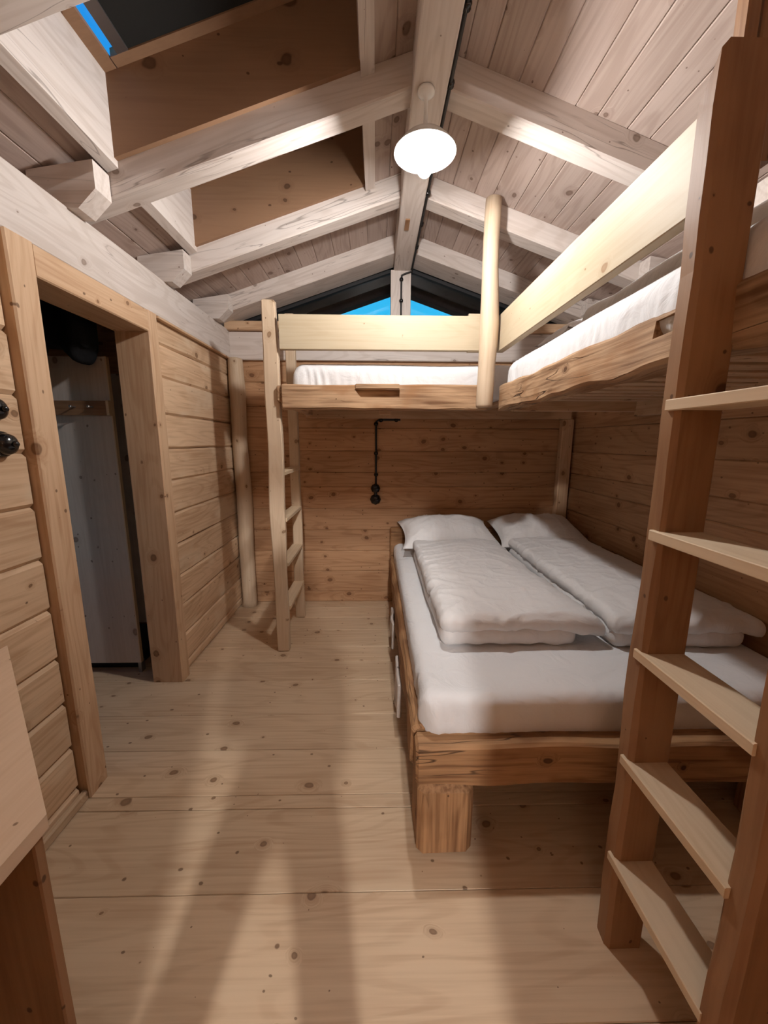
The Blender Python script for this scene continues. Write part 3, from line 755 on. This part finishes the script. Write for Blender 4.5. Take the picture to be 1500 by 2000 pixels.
def folded_duvet(x0, x1, y0, y1, seed, label, skew):
    r = group_root('duvet', ((x0 + x1) / 2, (y0 + y1) / 2, 0.6), label, 'duvet')
    def low(p, q, nrm):
        w = noise.noise(Vector((p.x * 5, p.y * 3, seed))) * 0.010
        if abs(nrm.y) > 0.3: w += 0.012 * noise.noise(Vector((p.x * 17, p.z * 4, seed)))
        return p + nrm * w
    def topf(p, q, nrm):
        w = noise.noise(Vector((p.x * 4, p.y * 3, seed + 8))) * 0.012
        w += 0.003 * noise.noise(Vector((p.x * 10, p.y * 22, seed)))
        w += 0.008 * crease(p.x, p.y, seed, 2.6, 8.0, 7.0) + 0.004 * crease(p.x, p.y, seed + 5, 9.0, 4.0, 7.0)
        if abs(nrm.x) > 0.4 or abs(nrm.y) > 0.4: w += 0.008 * noise.noise(Vector((p.x * 20, p.y * 20, p.z * 6)))
        p = p + nrm * w
        fx = max(0.0, q.x); fyv = max(0.0, -q.y)
        p.x += skew * fx * fyv ** 3
        if q.z > 0: p.z += 0.022 * (1 - q.x ** 2) * (1 - q.y ** 4)
        p.z -= 0.030 * (fx ** 5) + 0.008 * fyv ** 6
        return p
    soft_box('lower_layer', (x0, y0 + 0.012, 0.606), (x1 - 0.06, y1 - 0.03, 0.700), 0.04, 'duvet', r, (30, 50, 6), low)
    soft_box('upper_layer', (x0, y0, 0.684), (x1, y1, 0.764), 0.038, 'duvet', r, (64, 110, 8), topf)
    return r
folded_duvet(0.285, 0.955, 1.56, 2.90, 3.0, 'folded white striped duvet on the aisle side of the double bed', 0.06)
folded_duvet(1.035, 1.685, 1.53, 2.95, 13.0, 'folded white striped duvet on the wall side of the double bed, behind the ladder', 0.03)

# ------------------------------------------------------------------ ladders
RUNGS = [0.32, 0.645, 0.966, 1.287]
lad_a = group_root('ladder', (-0.66, 2.9, 0), 'pale upright ladder at the left end of the back loft bed', 'ladder')
beam('rail', (-0.668, 2.625, 0.0), (-0.668, 2.625, 2.365), 0.09, 0.05, 'post', lad_a, up=(0, 1, 0), ch=0.006, seg=16, wob=0.012, wf=2.6, endbev=True)
beam('rail', (-0.655, 3.175, 0.0), (-0.655, 3.175, 2.45), 0.075, 0.05, 'post', lad_a, up=(0, 1, 0), ch=0.006, seg=12, wob=0.008, wf=2.6, endbev=True)
for z in RUNGS:
    beam('rung', (-0.655, 2.64, z), (-0.655, 3.165, z), 0.085, 0.026, 'tread', lad_a, ch=0.003)

lad_b = group_root('ladder', (0.74, 0.75, 0), 'brown ladder with pale flat treads in the right foreground', 'ladder')
def rail_post(y0, y1, top):
    x0, x1 = 0.690, 0.800
    n = 22; verts, gs, faces = [], [], []
    off = Vector((rng.uniform(0, 9), rng.uniform(0, 5), 0))
    zs = [top * i / n for i in range(n + 1)]
    for i, z in enumerate(zs):
        cut = 0.0
        wv = 0.007 * noise.noise(Vector((z * 2.2, y0 * 7, 1.0))) + 0.003 * noise.noise(Vector((z * 9, y0, 4.0)))
        c = 0.006
        b1 = 0.010 + 0.006 * noise.noise(Vector((z * 5, 8, y0)))
        xl = x0 + wv
        pts = [(xl + b1, y0), (xl, y0 + b1 * 1.2), (xl + wv, y1 - c), (xl + c, y1), (x1 - c, y1), (x1, y1 - c), (x1, y0 + c), (x1 - c, y0)]
        for (x, y) in pts:
            zz = z
            if i == n: zz = top - max(0, (y - y0) - 0.004) * 1.6
            verts.append((x, y, zz)); gs.append(Vector((z, x * 1.0, y)) + off)
    for i in range(n):
        for j in range(8):
            k = (j + 1) % 8
            faces.append((i * 8 + j, i * 8 + k, (i + 1) * 8 + k, (i + 1) * 8 + j))
    faces.append(tuple(reversed(range(8)))); faces.append(tuple(range(n * 8, n * 8 + 8)))
    return mesh_obj('rail', verts, faces, 'rail', lad_b, gs)
rail_post(0.900, 0.958, 2.285)
rail_post(0.555, 0.612, 2.285)
for z in RUNGS + [1.600]:
    beam('tread', (0.738, 0.600, z - 0.013), (0.738, 0.930, z - 0.013), 0.112, 0.026, 'tread', lad_b, ch=0.002)

# ------------------------------------------------------------------ corner table at the left
table = group_root('corner_table', (-0.9, 0.6, 0), 'pale wooden corner table with slanted end against the left wall', 'table')
TZ = 0.83
prism('table_top', [(-0.60, YF + 0.09, TZ - 0.03), (-0.60, 0.61, TZ - 0.03), (-1.225, 1.215, TZ - 0.03), (-1.225, YF + 0.09, TZ - 0.03)], (0, 0, 0.03), 'table', table, grain=(0, 1, 0))
beam('leg_panel', (-0.905, 0.592, 0.0), (-0.905, 0.592, TZ - 0.031), 0.60, 0.022, 'rail', table, up=(0, 1, 0), ch=0.003)
beam('leg_panel', (-0.92, -0.3, 0.0), (-0.92, -0.3, TZ - 0.031), 0.60, 0.03, 'rail', table, up=(0, 1, 0), ch=0.003)

# ------------------------------------------------------------------ lamps on the ridge beam
def lamp(x, y, zrim, label, bulbmat, bs=1.0):
    r = group_root('ceiling_lamp', (x, y, zrim), label, 'lamp')
    R_ = 0.1235
    # thin enamel dish: outer and inner surface
    prof = [(0.03, 0.062), (0.05, 0.060), (0.085, 0.042), (0.113, 0.014), (R_, 0.0), (R_ + 0.003, -0.003), (R_, -0.005), (0.111, 0.009), (0.083, 0.036), (0.048, 0.054), (0.03, 0.056)]
    lathe('shade', prof, 'enamel', r, (x, y, zrim), n=48)
    lathe('canopy', [(0.034, 2.868 - zrim), (0.034, 2.856 - zrim), (0.022, 2.846 - zrim), (0.008, 2.84 - zrim), (0.008, 0.085), (0.030, 0.075), (0.034, 0.058)], 'enamel', r, (x, y, zrim), n=24)
    lathe('socket', [(0.026, 0.055), (0.026, 0.015), (0.020, 0.010)], 'enamel', r, (x, y, zrim), n=20)
    b_ = [(0.014, 0.012)] + [(0.034 * bs * math.sin(math.pi * (0.12 + 0.88 * i / 12)), -0.044 * bs + 0.040 * bs * math.cos(math.pi * (0.12 + 0.88 * i / 12)) * 1.15) for i in range(13)]
    lathe('bulb', b_, bulbmat, r, (x, y, zrim), n=24)
    return r
lamp(0.199, 1.80, 2.655, 'lit white enamel dish lamp hanging from the ridge beam', 'bulb')
lamp(0.215, -2.5, 2.695, 'second lit enamel dish lamp in the entry behind the viewer', 'bulb2', 1.9)

# ------------------------------------------------------------------ surface-run black wiring
wire = group_root('ridge_cable', (0.29, 2.0, 2.9), 'black surface cable with insulators along the right side of the ridge beam', 'cable')
xw = XRG + 0.0675 + 0.012
tube('cable', [(xw, -0.4, 2.895), (xw, 1.0, 2.893), (xw, 1.8, 2.89), (xw, 3.3, 2.888), (xw, 3.40, 2.885), (xw - 0.002, 3.432, 2.86), (0.235, 3.436, 2.842), (0.212, 3.436, 2.832), (0.208, 3.436, 2.80), (0.208, 3.436, 2.62), (0.208, 3.436, 2.475)], 0.0075, 'iron', wire, n=8)
for y in (1.20, 1.52, 1.80, 2.15, 2.48, 2.80, 3.10):
    lathe('insulator', [(0.010, -0.014), (0.016, -0.008), (0.011, 0.0), (0.016, 0.008), (0.010, 0.014)], 'black', wire, (xw, y, 2.892), 'Y', n=14)
for z in (2.80, 2.64):
    lathe('insulator', [(0.012, 0.0), (0.017, 0.006), (0.012, 0.012), (0.015, 0.018), (0.004, 0.022)], 'black', wire, (0.208, 3.444, z), '-Y', n=14)

cond = group_root('wall_cable', (0.0, 3.49, 1.0), 'black surface cable with two switches on the back wall under the loft', 'cable')
tube('cable', [(0.215, 3.485, 1.690), (0.10, 3.485, 1.690), (0.03, 3.485, 1.690), (0.006, 3.485, 1.676), (0.002, 3.485, 1.64), (0.002, 3.485, 1.35), (0.0, 3.485, 1.10)], 0.009, 'iron', cond, n=8)
for x, z in ((0.18, 1.690), (0.045, 1.688), (0.002, 1.655), (0.002, 1.40), (0.002, 1.21)):
    lathe('insulator', [(0.014, 0.0), (0.019, 0.006), (0.013, 0.012), (0.017, 0.020), (0.004, 0.026)], 'black', cond, (x, 3.498, z), '-Y', n=14)
for z, r in ((1.085, 0.044), (0.985, 0.050)):
    s = lathe('switch', [(r, 0.0), (r, 0.012), (r * 0.86, 0.026), (r * 0.55, 0.036), (0.010, 0.040)], 'black', cond, (-0.003, 3.499, z), '-Y', n=8, smooth=False)
    lathe('knob', [(0.009, 0.0), (0.009, 0.012), (0.004, 0.015)], 'black', s, (-0.003, 3.461, z), '-Y', n=10)
tube('collar', [(-0.001, 3.482, 1.125), (-0.002, 3.482, 1.04), (-0.003, 3.482, 1.02)], 0.016, 'black', cond, n=10)

for z, y, lab in ((1.60, 1.312, 'upper black round switch on the left plank wall beside the door post'), (1.488, 1.330, 'lower black round switch on the left plank wall beside the door post')):
    sw = group_root('wall_switch', (XL, y, z), lab, 'switch')
    lathe('base', [(0.042, 0.0), (0.042, 0.010), (0.036, 0.014)], 'black', sw, (XL, y, z), 'X', n=28)
    lathe('dome', [(0.036, 0.014), (0.036, 0.022), (0.032, 0.034), (0.022, 0.043), (0.010, 0.047), (0.004, 0.048)], 'black', sw, (XL, y, z), 'X', n=28)
    lathe('knob', [(0.010, 0.046), (0.010, 0.056), (0.006, 0.060)], 'black', sw, (XL, y, z), 'X', n=14)

# ------------------------------------------------------------------ the person standing in the passage behind the viewpoint (casts the leg shadow on the floor)
def person():
    V_ = [((-0.17, 0.00, 1.00), 0.120), ((-0.25, 0.00, 0.94), 0.085), ((-0.39, 0.02, 0.50), 0.060), ((-0.49, 0.00, 0.09), 0.045), ((-0.52, 0.12, 0.045), 0.040),
          ((-0.09, 0.00, 0.94), 0.085), ((-0.03, 0.02, 0.50), 0.060), ((0.04, 0.00, 0.09), 0.045), ((0.05, 0.12, 0.045), 0.040),
          ((-0.17, -0.05, 1.18), 0.110), ((-0.18, -0.12, 1.38), 0.120), ((-0.18, -0.14, 1.53), 0.055), ((-0.18, -0.13, 1.64), 0.085), ((-0.18, -0.13, 1.76), 0.075),
          ((-0.33, -0.10, 1.43), 0.055), ((-0.33, -0.10, 1.16), 0.045), ((-0.25, 0.02, 1.10), 0.032), ((-0.20, 0.04, 1.12), 0.030),
          ((-0.03, -0.20, 1.43), 0.055), ((-0.01, -0.22, 1.16), 0.045), ((-0.02, -0.12, 1.26), 0.032), ((-0.02, -0.08, 1.32), 0.028)]
    E_ = [(0, 1), (1, 2), (2, 3), (3, 4), (0, 5), (5, 6), (6, 7), (7, 8), (0, 9), (9, 10), (10, 11), (11, 12), (12, 13), (10, 14), (14, 15), (15, 16), (16, 17), (10, 18), (18, 19), (19, 20), (20, 21)]
    base = Vector((-0.17, -0.06, 0))
    me = bpy.data.meshes.new('person'); me.from_pydata([Vector(v) - base for v, r in V_], E_, [])
    o = link('person', me, None, base)
    sk = o.modifiers.new('skin', 'SKIN'); sk.use_smooth_shade = True
    for i, (v, r) in enumerate(V_):
        me.skin_vertices[0].data[i].radius = (r, r)
    me.skin_vertices[0].data[0].use_root = True
    o.modifiers.new('sub', 'SUBSURF').levels = 2
    me.materials.append(MAT['cloth'])
    return tag(o, 'person in dark clothes standing in the passage behind the viewpoint', 'person')
person()
